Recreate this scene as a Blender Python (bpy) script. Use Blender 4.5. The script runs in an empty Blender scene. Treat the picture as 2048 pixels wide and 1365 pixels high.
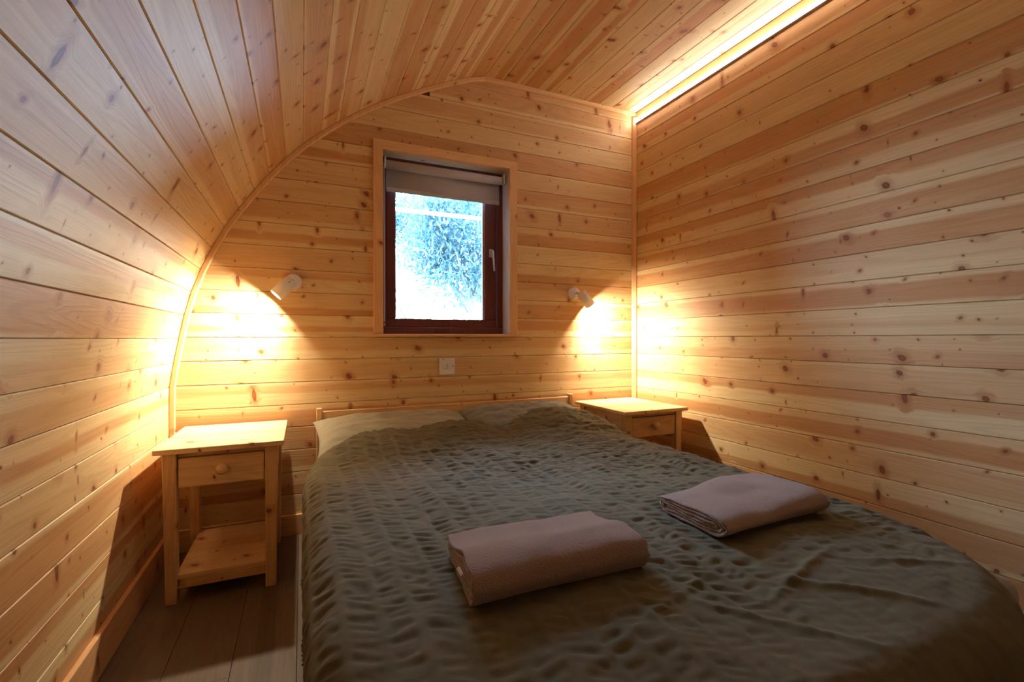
import bpy, bmesh, math, random
import numpy as np
from mathutils import Vector, Matrix

random.seed(7)
rng = np.random.default_rng(7)
sc = bpy.context.scene
COL = sc.collection

# ------------------------------------------------------------------ camera
CAMZ = 0.87
YAW, PIT, ROLL, FPX = 0.42280, -0.00540, 0.00180, 934.5
F = Vector((math.sin(YAW) * math.cos(PIT), math.cos(YAW) * math.cos(PIT), math.sin(PIT)))
R = Vector((math.cos(YAW), -math.sin(YAW), 0))
U = R.cross(F)
r2 = R * math.cos(ROLL) - U * math.sin(ROLL)
u2 = R * math.sin(ROLL) + U * math.cos(ROLL)
cd = bpy.data.cameras.new('camera')
cam = bpy.data.objects.new('camera', cd)
COL.objects.link(cam)
cam.matrix_world = Matrix(((r2.x, u2.x, -F.x, 0), (r2.y, u2.y, -F.y, 0), (r2.z, u2.z, -F.z, CAMZ), (0, 0, 0, 1)))
cd.sensor_width = 36
cd.lens = 36 * FPX / 2048
cd.clip_start = 0.02
sc.camera = cam

# ------------------------------------------------------------------ world, exposure
W = bpy.data.worlds.new('world')
sc.world = W
W.use_nodes = True
bgn = W.node_tree.nodes['Background']
bgn.inputs[0].default_value = (0.38, 0.64, 1.0, 1)
bgn.inputs[1].default_value = 64.0
sc.view_settings.view_transform = 'Standard'
sc.view_settings.look = 'None'
sc.view_settings.gamma = 1
sc.view_settings.use_curve_mapping = False
sc.view_settings.exposure = -0.15
sc.cycles.max_bounces = 8
sc.cycles.diffuse_bounces = 5
sc.cycles.adaptive_threshold = 0.02
sc.cycles.sample_clamp_indirect = 6
LAMP_W = 88.0
LAMP_COL = (1.0, 0.88, 0.68)
LED_STR = 48.0
LED_COL = (1.0, 0.91, 0.82)

# room numbers (metres): back wall plane, right wall plane, left wall plane, ceiling
D, X1, X0, ZC = 2.2915, 1.8514, -0.490, 2.238
YF = -0.85            # wall behind the camera
ZJ = 0.8777           # height of board joint number 13

# ------------------------------------------------------------------ helpers
def link(name, me, mat=None, parent=None):
    o = bpy.data.objects.new(name, me)
    COL.objects.link(o)
    if mat is not None and me is not None and not me.materials:
        me.materials.append(mat)
    if parent is not None:
        o.parent = parent
    return o

def empty(name, loc=(0, 0, 0), rz=0):
    o = bpy.data.objects.new(name, None)
    COL.objects.link(o)
    o.location = loc
    o.rotation_euler = (0, 0, rz)
    o.empty_display_size = 0.05
    return o

def tag(o, label=None, cat=None, group=None, kind=None):
    if label: o['label'] = label
    if cat: o['category'] = cat
    if group: o['group'] = group
    if kind: o['kind'] = kind
    return o

def mesh_bm(bm, smooth=False, name='m'):
    bmesh.ops.recalc_face_normals(bm, faces=bm.faces[:])
    me = bpy.data.meshes.new(name)
    bm.to_mesh(me)
    bm.free()
    if smooth:
        for p in me.polygons: p.use_smooth = True
    return me

def box_mesh(sx, sy, sz, bev=0.0, seg=1, taper=None):
    bm = bmesh.new()
    bmesh.ops.create_cube(bm, size=1)
    for v in bm.verts:
        v.co.x *= sx; v.co.y *= sy; v.co.z *= sz
        if taper and v.co.z < 0:
            v.co.x = v.co.x * taper[0] + taper[1]
            v.co.y = v.co.y * taper[2] + taper[3]
    if bev:
        bmesh.ops.bevel(bm, geom=bm.edges[:], offset=bev, segments=seg, affect='EDGES', profile=0.5)
    return mesh_bm(bm)

def box(name, c, s, mat, parent=None, bev=0.0, seg=1, taper=None):
    """box centred at c (in the parent's frame); the object's own frame sits at its centre"""
    o = link(name, box_mesh(*s, bev=bev, seg=seg, taper=taper), mat, parent)
    o.location = c
    return o

def lathe(prof, n=32, smooth=True):
    """profile (r, z) turned about z"""
    bm = bmesh.new()
    rings = []
    for r, z in prof:
        if r < 1e-6:
            rings.append([bm.verts.new((0, 0, z))])
        else:
            rings.append([bm.verts.new((r * math.cos(2 * math.pi * i / n), r * math.sin(2 * math.pi * i / n), z)) for i in range(n)])
    for a, b in zip(rings[:-1], rings[1:]):
        for i in range(n):
            j = (i + 1) % n
            if len(a) == 1 and len(b) == 1: continue
            if len(a) == 1: bm.faces.new((a[0], b[i], b[j]))
            elif len(b) == 1: bm.faces.new((a[i], a[j], b[0]))
            else: bm.faces.new((a[i], a[j], b[j], b[i]))
    me = mesh_bm(bm, smooth)
    return me

def prism_mesh(poly, depth, axis=1, bev=0.0):
    """closed polygon in the plane normal to axis, extruded by depth along it"""
    bm = bmesh.new()
    def P(a, b, c):
        if axis == 1: return (a, c, b)
        if axis == 0: return (c, a, b)
        return (a, b, c)
    A = [bm.verts.new(P(x, z, 0)) for x, z in poly]
    B = [bm.verts.new(P(x, z, depth)) for x, z in poly]
    n = len(poly)
    bm.faces.new(A); bm.faces.new(B[::-1])
    for i in range(n):
        bm.faces.new((A[i], A[(i + 1) % n], B[(i + 1) % n], B[i]))
    if bev:
        bmesh.ops.bevel(bm, geom=bm.edges[:], offset=bev, segments=1, affect='EDGES')
    return mesh_bm(bm)

def grid_mesh(P, closed_u=False, smooth=True):
    """P: (n, m, 3) array of points"""
    n, m, _ = P.shape
    idx = np.arange(n * m).reshape(n, m)
    if closed_u:
        idx2 = np.vstack([idx, idx[:1]])
    else:
        idx2 = idx
    q = np.stack([idx2[:-1, :-1], idx2[1:, :-1], idx2[1:, 1:], idx2[:-1, 1:]], -1).reshape(-1, 4)
    return raw_mesh(P.reshape(-1, 3), q, smooth)

def raw_mesh(V, Q, smooth=True):
    me = bpy.data.meshes.new('m')
    V = np.ascontiguousarray(V, dtype=np.float32); Q = np.ascontiguousarray(Q, dtype=np.int32)
    k = Q.shape[1]
    me.vertices.add(len(V)); me.vertices.foreach_set('co', V.ravel())
    me.loops.add(Q.size); me.loops.foreach_set('vertex_index', Q.ravel())
    me.polygons.add(len(Q)); me.polygons.foreach_set('loop_start', np.arange(0, Q.size, k, dtype=np.int32))
    me.polygons.foreach_set('loop_total', np.full(len(Q), k, dtype=np.int32))
    me.polygons.foreach_set('use_smooth', np.full(len(Q), smooth, dtype=bool))
    me.update(calc_edges=True)
    me.validate()
    return me

_perm = np.random.default_rng(3).permutation(512)
_grad = np.random.default_rng(4).normal(size=(512, 2)); _grad /= np.linalg.norm(_grad, axis=1)[:, None]
def perlin(x, y):
    x = np.asarray(x, float); y = np.asarray(y, float)
    xi = np.floor(x).astype(int); yi = np.floor(y).astype(int)
    fx = x - xi; fy = y - yi
    def g(ix, iy, dx, dy):
        h = _perm[(_perm[ix % 512] + iy) % 512]
        return _grad[h, 0] * dx + _grad[h, 1] * dy
    u = fx ** 3 * (fx * (fx * 6 - 15) + 10); v = fy ** 3 * (fy * (fy * 6 - 15) + 10)
    a = g(xi, yi, fx, fy); b = g(xi + 1, yi, fx - 1, fy)
    c = g(xi, yi + 1, fx, fy - 1); d = g(xi + 1, yi + 1, fx - 1, fy - 1)
    return (a * (1 - u) + b * u) * (1 - v) + (c * (1 - u) + d * u) * v * 1.0

def sstep(a, b, x):
    t = np.clip((x - a) / (b - a), 0, 1)
    return t * t * (3 - 2 * t)

# ------------------------------------------------------------------ materials
class NT:
    def __init__(self, name):
        self.m = bpy.data.materials.new(name)
        self.m.use_nodes = True
        self.t = self.m.node_tree
        self.b = self.t.nodes['Principled BSDF']
        self.out = self.t.nodes['Material Output']
    def n(self, typ, **kw):
        nd = self.t.nodes.new(typ)
        for k, v in kw.items():
            setattr(nd, k, v)
        return nd
    def set(self, sock, v):
        if isinstance(v, bpy.types.NodeSocket): self.t.links.new(v, sock)
        elif v is not None: sock.default_value = v
    def math(self, op, a, b=None, c=None, clamp=False):
        nd = self.n('ShaderNodeMath', operation=op, use_clamp=clamp)
        self.set(nd.inputs[0], a)
        if b is not None: self.set(nd.inputs[1], b)
        if c is not None: self.set(nd.inputs[2], c)
        return nd.outputs[0]
    def vmath(self, op, a, b=None):
        nd = self.n('ShaderNodeVectorMath', operation=op)
        self.set(nd.inputs[0], a)
        if b is not None: self.set(nd.inputs[1], b)
        return nd.outputs['Value'] if op in ('LENGTH', 'DOT_PRODUCT') else nd.outputs[0]
    def comb(self, x, y, z=0.0):
        nd = self.n('ShaderNodeCombineXYZ')
        self.set(nd.inputs[0], x); self.set(nd.inputs[1], y); self.set(nd.inputs[2], z)
        return nd.outputs[0]
    def sep(self, v):
        nd = self.n('ShaderNodeSeparateXYZ'); self.set(nd.inputs[0], v)
        return nd.outputs
    def noise(self, v, scale=1.0, detail=2.0, rough=0.5, dist=0.0):
        nd = self.n('ShaderNodeTexNoise')
        self.set(nd.inputs['Vector'], v); nd.inputs['Scale'].default_value = scale
        nd.inputs['Detail'].default_value = detail; nd.inputs['Roughness'].default_value = rough
        nd.inputs['Distortion'].default_value = dist
        return nd.outputs[0]
    def ss(self, x, a, b, lo=0.0, hi=1.0):
        nd = self.n('ShaderNodeMapRange', interpolation_type='SMOOTHSTEP')
        self.set(nd.inputs[0], x); self.set(nd.inputs[1], a); self.set(nd.inputs[2], b)
        self.set(nd.inputs[3], lo); self.set(nd.inputs[4], hi)
        return nd.outputs[0]
    def mix(self, f, a, b, mode='MIX'):
        nd = self.n('ShaderNodeMix', data_type='RGBA', blend_type=mode)
        self.set(nd.inputs[0], f); self.set(nd.inputs[6], a); self.set(nd.inputs[7], b)
        return nd.outputs[2]
    def bump(self, h, strength=0.3, dist=0.001):
        nd = self.n('ShaderNodeBump'); nd.inputs['Strength'].default_value = strength
        nd.inputs['Distance'].default_value = dist
        self.set(nd.inputs['Height'], h)
        self.t.links.new(nd.outputs[0], self.b.inputs['Normal'])

def C(r, g, b): # sRGB 0-255 to linear
    f = lambda c: c / 12.92 if c <= 0.04045 else ((c + 0.055) / 1.055) ** 2.4
    return (f(r / 255), f(g / 255), f(b / 255), 1)

def wood(name, axis='x', pale=C(228, 206, 160), heart=C(198, 154, 106), knot=C(112, 62, 36), knots=1.0, heart_amt=0.85, var=1.0, rough=0.5, tintvar=1.0, ks=1.0):
    w = NT(name)
    tc = w.n('ShaderNodeTexCoord')
    oi = w.n('ShaderNodeObjectInfo')
    wn = w.n('ShaderNodeTexWhiteNoise', noise_dimensions='1D'); w.set(wn.inputs['W'], w.math('MULTIPLY', oi.outputs['Random'], 917.0))
    rr = w.sep(wn.outputs['Color'])
    wn2 = w.n('ShaderNodeTexWhiteNoise', noise_dimensions='1D'); w.set(wn2.inputs['W'], w.math('MULTIPLY_ADD', oi.outputs['Random'], 533.0, 11.0))
    rs = w.sep(wn2.outputs['Color'])
    s = w.sep(tc.outputs['Object'])
    a, b, c = {'x': (0, 1, 2), 'y': (1, 0, 2), 'z': (2, 0, 1)}[axis]
    x = s[a]
    y = w.math('ADD', s[b], w.math('MULTIPLY', s[c], 0.63))
    ox = w.math('MULTIPLY', rr[0], 71.0); oy = w.math('MULTIPLY', rr[1], 37.0)
    X = w.math('ADD', x, ox); Y = w.math('ADD', y, oy)
    # knots: one per long cell, measured in metres so that they stay round
    def knotlayer(sx, sy, rmin, rmax, prob, off, asp=1.0):
        v = w.comb(w.math('MULTIPLY_ADD', X, sx, off), w.math('MULTIPLY', Y, sy), 0)
        vo = w.n('ShaderNodeTexVoronoi', voronoi_dimensions='2D'); w.set(vo.inputs['Vector'], v)
        vo.inputs['Scale'].default_value = 1; vo.inputs['Randomness'].default_value = 0.85
        dv = w.vmath('SUBTRACT', v, vo.outputs['Position'])
        ds = w.sep(dv)
        cc = w.sep(vo.outputs['Color'])
        rad = w.math('MULTIPLY_ADD', w.math('POWER', cc[0], 1.7), rmax - rmin, rmin)
        wob = w.noise(w.comb(X, Y, 0), 55.0, 2.0)
        elong = w.ss(cc[2], 0.72, 0.95, 1.0, 0.42)       # some are spikes lying across the board
        elx = w.ss(cc[2], 0.72, 0.95, 1.0, 1.5)
        dx = w.math('MULTIPLY', w.math('DIVIDE', ds[0], sx), elx)
        dy = w.math('MULTIPLY', w.math('DIVIDE', ds[1], sy), elong)
        dx = w.math('ADD', dx, w.math('MULTIPLY', dy, w.math('MULTIPLY', w.math('SUBTRACT', cc[0], 0.5), 0.9)))
        d = w.math('SQRT', w.math('ADD', w.math('MULTIPLY', dx, dx), w.math('MULTIPLY', dy, dy)))
        d = w.math('MULTIPLY', d, w.math('MULTIPLY_ADD', wob, 0.9, 0.55))
        on = w.ss(cc[1], 1 - prob, 1 - prob + 0.02)
        q = w.math('DIVIDE', d, rad)
        core = w.math('MULTIPLY', w.ss(q, 0.75, 1.1, 1, 0), on)
        ring = w.math('MULTIPLY', w.ss(q, 0.95, 1.35, 1, 0), on)
        halo = w.math('MULTIPLY', w.ss(q, 0.8, 4.0, 1, 0), on)
        dark = w.ss(q, 0.25, 0.85, 0.30, 1.0)
        warp = w.math('MULTIPLY', w.math('MULTIPLY', w.ss(q, 0.5, 5.0, 1, 0), on), w.math('MULTIPLY', ds[1], -0.8 / sy))
        return core, ring, halo, dark, warp, cc[0]
    K1 = knotlayer(4.6 / ks, 11.0 / ks, 0.0040 * ks, 0.0120 * ks, 0.66 * knots, 3.3)
    K2 = knotlayer(6.5 / ks, 26.0 / ks, 0.0016 * ks, 0.0038 * ks, 0.40 * knots, 17.9)
    warp = w.math('ADD', K1[4], K2[4])
    Yw = w.math('ADD', Y, w.math('ADD', w.math('MULTIPLY', w.math('SUBTRACT', w.noise(w.comb(w.math('MULTIPLY', X, 1.3), w.math('MULTIPLY', Y, 4.0), 0), 1.0, 2.0), 0.5), 0.020), warp))
    # sapwood / heartwood bands
    yc = w.math('MULTIPLY', w.math('SUBTRACT', rs[0], 0.5), 0.075)
    hw = w.math('MULTIPLY_ADD', rs[1], 0.046, 0.012)
    yl = w.math('SUBTRACT', Yw, oy)
    band = w.math('ABSOLUTE', w.math('SUBTRACT', yl, yc))
    hm = w.math('SUBTRACT', 1.0, w.ss(w.math('SUBTRACT', band, hw), -0.006, 0.007))
    hm = w.math('MULTIPLY', hm, w.ss(rs[2], 0.10, 0.65, 0.2, heart_amt))
    lowf = w.noise(w.comb(w.math('MULTIPLY', X, 1.2), w.math('MULTIPLY', Yw, 10.0), 0), 1.0, 3.0)
    hm = w.math('MULTIPLY', hm, w.ss(lowf, 0.25, 0.6, 0.72, 1.1))
    col = w.mix(hm, pale, heart)
    # growth rings (cathedral figure) and fine fibre
    contour = w.noise(w.comb(w.math('MULTIPLY', X, 0.75), w.math('MULTIPLY', Yw, 11.0), 0.0), 1.0, 1.0)
    rings = w.math('SINE', w.math('MULTIPLY', contour, 95.0))
    rings = w.ss(rings, -0.2, 1.0)
    fibre = w.noise(w.comb(w.math('MULTIPLY', X, 5.0), w.math('MULTIPLY', Yw, 330.0), 0), 1.0, 2.0)
    col = w.mix(w.math('MULTIPLY', rings, 0.13 * var), col, C(190, 135, 88), 'MULTIPLY')
    col = w.mix(w.math('MULTIPLY', w.ss(fibre, 0.35, 0.75), 0.22 * var), col, C(200, 156, 116), 'MULTIPLY')
    # per-board tint
    tint = w.mix(rr[2], C(255, 250, 240), C(240, 220, 200))
    col = w.mix(0.75 * tintvar, col, tint, 'MULTIPLY')
    for K, ha in ((K1, 0.42), (K2, 0.25)):
        col = w.mix(w.math('MULTIPLY', K[2], ha), col, C(178, 104, 60), 'MULTIPLY')
        kc = w.mix(K[5], C(150, 88, 54), knot)
        kc = w.mix(K[3], w.mix(0.5, C(176, 112, 70), knot), kc)
        col = w.mix(w.math('MULTIPLY', K[1], 0.55), col, knot)
        col = w.mix(w.math('MULTIPLY', K[0], 0.9), col, kc)
    w.set(w.b.inputs['Base Color'], col)
    w.b.inputs['Roughness'].default_value = rough
    w.b.inputs['Specular IOR Level'].default_value = 0.2
    w.bump(w.math('ADD', fibre, w.math('MULTIPLY', rings, 0.6)), 0.25, 0.0006)
    return w.m

def plain(name, col, rough=0.5, metal=0.0, nscale=60.0, namt=0.08, bump=0.05, spec=0.5):
    w = NT(name)
    tc = w.n('ShaderNodeTexCoord')
    n = w.noise(tc.outputs['Object'], nscale, 3.0)
    c2 = tuple([c * (1 - namt * 2) for c in col[:3]] + [1])
    w.set(w.b.inputs['Base Color'], w.mix(n, c2, tuple([min(1, c * (1 + namt)) for c in col[:3]] + [1])))
    w.b.inputs['Roughness'].default_value = rough
    w.b.inputs['Metallic'].default_value = metal
    w.b.inputs['Specular IOR Level'].default_value = spec
    if bump: w.bump(n, bump, 0.001)
    return w.m

def fabric(name, col, weave=900.0, wk=0.35, rough=0.95, sheen=0.25, blot=0.12, bstr=0.35, bdist=0.0006):
    w = NT(name)
    tc = w.n('ShaderNodeTexCoord')
    o = tc.outputs['Object']
    n1 = w.noise(o, 9.0, 3.0); n2 = w.noise(o, weave, 2.0)
    c = w.mix(w.math('MULTIPLY', n1, blot * 2), col, tuple([v * 0.7 for v in col[:3]] + [1]))
    c = w.mix(w.math('MULTIPLY', n2, wk), c, tuple([v * 0.45 for v in col[:3]] + [1]))
    w.set(w.b.inputs['Base Color'], c)
    w.b.inputs['Roughness'].default_value = rough
    w.b.inputs['Specular IOR Level'].default_value = 0.1
    w.b.inputs['Sheen Weight'].default_value = sheen
    w.b.inputs['Sheen Roughness'].default_value = 0.5
    w.bump(n2, bstr, bdist)
    return w.m

def emit(name, col, strength):
    w = NT(name)
    e = w.n('ShaderNodeEmission'); e.inputs[0].default_value = (*col[:3], 1); e.inputs[1].default_value = strength
    w.t.links.new(e.outputs[0], w.out.inputs[0])
    return w.m

M = {}
M['board'] = wood('pine_cladding', 'x')
M['pine_x'] = wood('pine_x', 'x', pale=C(232, 196, 146), heart=C(218, 172, 116), knots=0.75, tintvar=0.3, var=1.3, ks=0.95)
M['pine_y'] = wood('pine_y', 'y', pale=C(232, 196, 146), heart=C(218, 172, 116), knots=0.75, tintvar=0.3, var=1.3, ks=0.95)
M['pine_z'] = wood('pine_z', 'z', pale=C(232, 196, 146), heart=C(218, 172, 116), knots=0.6, tintvar=0.3, var=1.3, ks=0.9)
M['trim_x'] = wood('trim_x', 'x', pale=C(228, 188, 138), heart=C(212, 160, 110), knots=0.25, tintvar=0.3, var=0.8, ks=0.8)
M['trim_y'] = wood('trim_y', 'y', pale=C(228, 188, 138), heart=C(212, 160, 110), knots=0.25, tintvar=0.3, var=0.8, ks=0.8)
M['trim_z'] = wood('trim_z', 'z', pale=C(228, 188, 138), heart=C(212, 160, 110), knots=0.25, tintvar=0.3, var=0.8, ks=0.8)
M['floor'] = wood('floor_laminate', 'x', pale=C(108, 94, 80), heart=C(92, 78, 66), knot=C(70, 56, 44), knots=0.12, rough=0.45, tintvar=0.35)
M['backing'] = plain('backing_boards', C(120, 82, 50), 0.8)
M['frame'] = wood('window_stain', 'z', pale=C(112, 62, 54), heart=C(96, 50, 44), knot=C(50, 24, 20), knots=0.1, rough=0.4, tintvar=0.2)
M['duvet'] = fabric('duvet_cotton', C(99, 91, 68), sheen=0.05)
M['pillow_green'] = fabric('pillow_sage', C(140, 134, 110))
M['pillow_grey'] = fabric('pillow_slate', C(108, 110, 104))
M['sheet'] = fabric('sheet_cotton', C(150, 148, 146))
M['towel'] = fabric('towel_terry', C(168, 140, 122), weave=420.0, wk=0.75, sheen=0.3, blot=0.15, bstr=1.0, bdist=0.005)
M['blind'] = fabric('blind_cloth', C(186, 184, 194), weave=700, bstr=0.1)
M['white'] = plain('white_enamel', C(243, 241, 238), 0.35, nscale=400, namt=0.02, bump=0.02)
M['plastic'] = plain('white_plastic', C(238, 237, 238), 0.35, nscale=300, namt=0.02, bump=0.0)
M['dark'] = plain('dark_plastic', C(40, 34, 32), 0.4)
M['steel'] = plain('satin_steel', C(200, 200, 205), 0.28, metal=1.0, namt=0.03)
M['bulb'] = emit('lamp_glow', (1.0, 0.86, 0.62), 14.0)
M['led'] = emit('led_glow', LED_COL, LED_STR)
M['alu'] = plain('led_channel', C(210, 205, 198), 0.4, namt=0.03)
M['divan'] = fabric('divan_cloth', C(120, 114, 118))

# ------------------------------------------------------------------ boards
PL_T = 0.014
_pcache = {}
def plank_mesh(L, w, c=0.0022, zc=0.0030, t=PL_T, gap=0.0009):
    """tongue-and-groove board: length along x from 0, width centred on y, face at z=0, back at z=-t"""
    key = (round(L, 4), round(w, 4), c)
    if key in _pcache: return _pcache[key]
    h = w / 2 - gap / 2
    prof = [(-h, -t), (-h, -zc), (-h + c, 0.0), (h - c, 0.0), (h, -zc), (h, -t)]
    V = []
    for x in (0.0, L):
        for (y, z) in prof: V.append((x, y, z))
    n = len(prof)
    Fs = [(i, (i + 1) % n, n + (i + 1) % n, n + i) for i in range(n)]
    Fs += [tuple(range(n))[::-1], tuple(range(n, 2 * n))]
    me = bpy.data.meshes.new('plank'); me.from_pydata(V, [], Fs)
    bm = bmesh.new(); bm.from_mesh(me); bmesh.ops.recalc_face_normals(bm, faces=bm.faces[:]); bm.to_mesh(me); bm.free()
    me.materials.append(M['board'])
    _pcache[key] = me
    return me

def plank(parent, start, xdir, ydir, L, w, mat=None, **kw):
    """start: point on the board's face at the middle of its near end"""
    me = plank_mesh(L, w, **kw)
    if mat is not None:
        me = me.copy(); me.materials[0] = mat
    o = link('plank', me, None, parent)
    xd = Vector(xdir).normalized(); yd = Vector(ydir).normalized(); zd = xd.cross(yd)
    s = Vector(start)
    o.matrix_world = Matrix(((xd.x, yd.x, zd.x, s.x), (xd.y, yd.y, zd.y, s.y), (xd.z, yd.z, zd.z, s.z), (0, 0, 0, 1)))
    return o

# profile of the curved left wall, joint by joint (x, z above floor)
ARC = [(X0, 0.0777)] + [(X0, 0.0777 + 0.1 * i) for i in range(1, 5)] + [(-0.490, 0.572), (-0.489, 0.675), (-0.475, 0.772), (-0.457, 0.871), (-0.438, 0.969),
       (-0.413, 1.066), (-0.380, 1.160), (-0.339, 1.252), (-0.294, 1.341), (-0.241, 1.427), (-0.184, 1.511), (-0.124, 1.591),
       (-0.060, 1.668), (0.009, 1.741), (0.084, 1.808), (0.163, 1.873), (0.246, 1.932), (0.331, 1.987), (0.418, 2.038),
       (0.508, 2.085), (0.599, 2.130), (0.690, 2.171), (0.783, 2.210), (0.880, ZC)]
LROOM = D - YF

def arc_x(z):
    for (xa, za), (xb, zb) in zip(ARC[:-1], ARC[1:]):
        if za <= z <= zb + 1e-9:
            return xa + (xb - xa) * (z - za) / (zb - za)
    return X0 if z < 1 else ARC[-1][0]

# --- floor
fl = box('floor', ((X0 + X1) / 2, (D + YF) / 2, -0.02), (X1 - X0 + 0.1, LROOM + 0.1, 0.02), M['backing'])
tag(fl, kind='structure')
bw = 0.158
xx = X0
k = 0
while xx < X1 - 0.001:
    w = min(bw, X1 - xx)
    cuts = [YF, YF + 0.4 + 0.27 * ((k * 7) % 5), YF + 1.7 + 0.27 * ((k * 7) % 5), D]
    for a, b in zip(cuts[:-1], cuts[1:]):
        b = min(b, D)
        o = plank(fl, (xx + w / 2, a, 0), (0, 1, 0), (-1, 0, 0), b - a - 0.0008, w, c=0.0008, zc=0.0008, t=0.009, mat=M['floor'])
    xx += w; k += 1
for o in fl.children:
    o.matrix_world = fl.matrix_basis.inverted() @ o.matrix_world if False else o.matrix_world

def struct_mesh(name, V, Fs, mat):
    me = bpy.data.meshes.new(name); me.from_pydata(V, [], Fs)
    bm = bmesh.new(); bm.from_mesh(me); bmesh.ops.recalc_face_normals(bm, faces=bm.faces[:]); bm.to_mesh(me); bm.free()
    o = link(name, me, mat); tag(o, kind='structure')
    return o

# --- back wall: backing with the window opening, boards row by row
WX0, WX1, WZ0, WZ1 = 0.354, 1.014, 0.893, 1.775      # opening
CX0, CX1, CZ1 = 0.310, 1.057, 1.816                   # casing outside
def wall_with_hole(y0, y1):
    bm = bmesh.new()
    xs = [X0 - 0.06, WX0 - 0.021, WX1 + 0.021, X1 + 0.06]; zs = [-0.03, WZ0 - 0.012, WZ1 + 0.021, ZC + 0.06]
    for i in range(3):
        for j in range(3):
            if i == 1 and j == 1: continue
            r = bmesh.ops.create_cube(bm, size=1)['verts']
            for v in r:
                v.co.x = xs[i] if v.co.x < 0 else xs[i + 1]
                v.co.y = y0 if v.co.y < 0 else y1
                v.co.z = zs[j] if v.co.z < 0 else zs[j + 1]
    bmesh.ops.remove_doubles(bm, verts=bm.verts[:], dist=1e-5)
    return mesh_bm(bm)
wb = link('wall_back', wall_with_hole(D + PL_T, D + 0.16), M['backing']); tag(wb, kind='structure')
rows = [(-2, ZJ + 1.3 + 0.0001, ZC)]
zz = []
top = ZC
for k in range(0, 23):
    z1 = min(ZC, ZJ + 0.1 * (14 - k)); z0 = max(0.0, ZJ + 0.1 * (13 - k))
    if z1 - z0 > 0.01: zz.append((k, z0, z1))
for k, z0, z1 in zz:
    zm = (z0 + z1) / 2
    xl = arc_x(zm) - 0.035
    if z1 > 2.17: xl = arc_x(min(z1, 2.23)) - 0.12
    segs = [(xl, X1)]
    if z0 < CZ1 - 0.02 and z1 > WZ0 + 0.01:
        if z1 > CZ1:      # the row whose lower edge runs behind the head casing
            segs = [(xl, X1)] if z0 > WZ1 else segs
        if z0 < WZ1: segs = [(xl, CX0 + 0.02), (CX1 - 0.02, X1)]
    if k == 14: segs = [(xl, 1.6005), (1.6015, X1)]
    if k == 2: segs = [(xl, 0.62), (0.621, X1)] if False else segs
    for a, b in segs:
        plank(wb, (a, D, zm), (1, 0, 0), (0, 0, 1), b - a, z1 - z0)

# --- right wall
wr = box('wall_right', (X1 + PL_T + 0.04, (D + YF) / 2, ZC / 2), (0.08, LROOM + 0.1, ZC + 0.1), M['backing']); tag(wr, kind='structure')
for k, z0, z1 in zz:
    plank(wr, (X1, D, (z0 + z1) / 2), (0, -1, 0), (0, 0, 1), LROOM, z1 - z0)
# --- wall behind the camera
wf = box('wall_front', ((X0 + X1) / 2, YF - PL_T - 0.04, ZC / 2), (X1 - X0 + 0.2, 0.08, ZC + 0.1), M['backing']); tag(wf, kind='structure')
for k, z0, z1 in zz:
    zm = (z0 + z1) / 2
    plank(wf, (X1, YF, zm), (-1, 0, 0), (0, 0, 1), X1 - arc_x(zm) + (0.03 if z1 < 2.17 else 0.1), z1 - z0)

# --- curved left wall
def shell(pts, t0, t1):
    """sheet behind the boards, following the profile"""
    P = [Vector((x, z)) for x, z in pts]
    nrm = []
    for i in range(len(P)):
        a = P[max(0, i - 1)]; b = P[min(len(P) - 1, i + 1)]
        d = (b - a).normalized(); nrm.append(Vector((-d.y, d.x)))
    V = []
    for y in (YF - 0.05, D + 0.05):
        for p, n in zip(P, nrm):
            q = p + n * t0; V.append((q.x, y, q.y))
        for p, n in zip(P, nrm):
            q = p + n * t1; V.append((q.x, y, q.y))
    n = len(P); Fs = []
    for i in range(n - 1):
        Fs.append((i, i + 1, 2 * n + i + 1, 2 * n + i))
        Fs.append((n + i, 2 * n + n + i, 2 * n + n + i + 1, n + i + 1))
        Fs.append((i, n + i, n + i + 1, i + 1))
        Fs.append((2 * n + i, 2 * n + i + 1, 3 * n + i + 1, 3 * n + i))
    Fs.append((0, 2 * n, 3 * n, n)); Fs.append((n - 1, 2 * n - 1, 4 * n - 1, 3 * n - 1))
    return V, Fs
V_, F_ = shell([(X0, -0.03)] + ARC, PL_T, PL_T + 0.05)
wl = struct_mesh('wall_left', V_, F_, M['backing'])
prof = [(X0, 0.0)] + ARC
for (xa, za), (xb, zb) in zip(prof[:-1], prof[1:]):
    e = Vector((xb - xa, 0, zb - za)); w = e.length
    if w < 0.02: continue
    plank(wl, ((xa + xb) / 2, YF, (za + zb) / 2), (0, 1, 0), e, LROOM, w)

# --- ceiling
cl = box('ceiling', ((0.88 + X1) / 2 + 0.03, (D + YF) / 2, ZC + PL_T + 0.03), (X1 - 0.88 + 0.1, LROOM + 0.1, 0.06), M['backing']); tag(cl, kind='structure')
xx = 0.880
while xx < X1 - 0.01:
    w = min(0.1005, X1 - xx)
    plank(cl, (xx + w / 2, YF, ZC), (0, 1, 0), (1, 0, 0), LROOM, w)
    xx += w

# every board was placed in world space: keep it there under its parent
bpy.context.view_layer.update()
for par in (fl, wb, wr, wf, wl, cl):
    if par.location.length > 0:
        inv = par.matrix_world.inverted()
        for ch in par.children:
            ch.matrix_parent_inverse = inv

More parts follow.
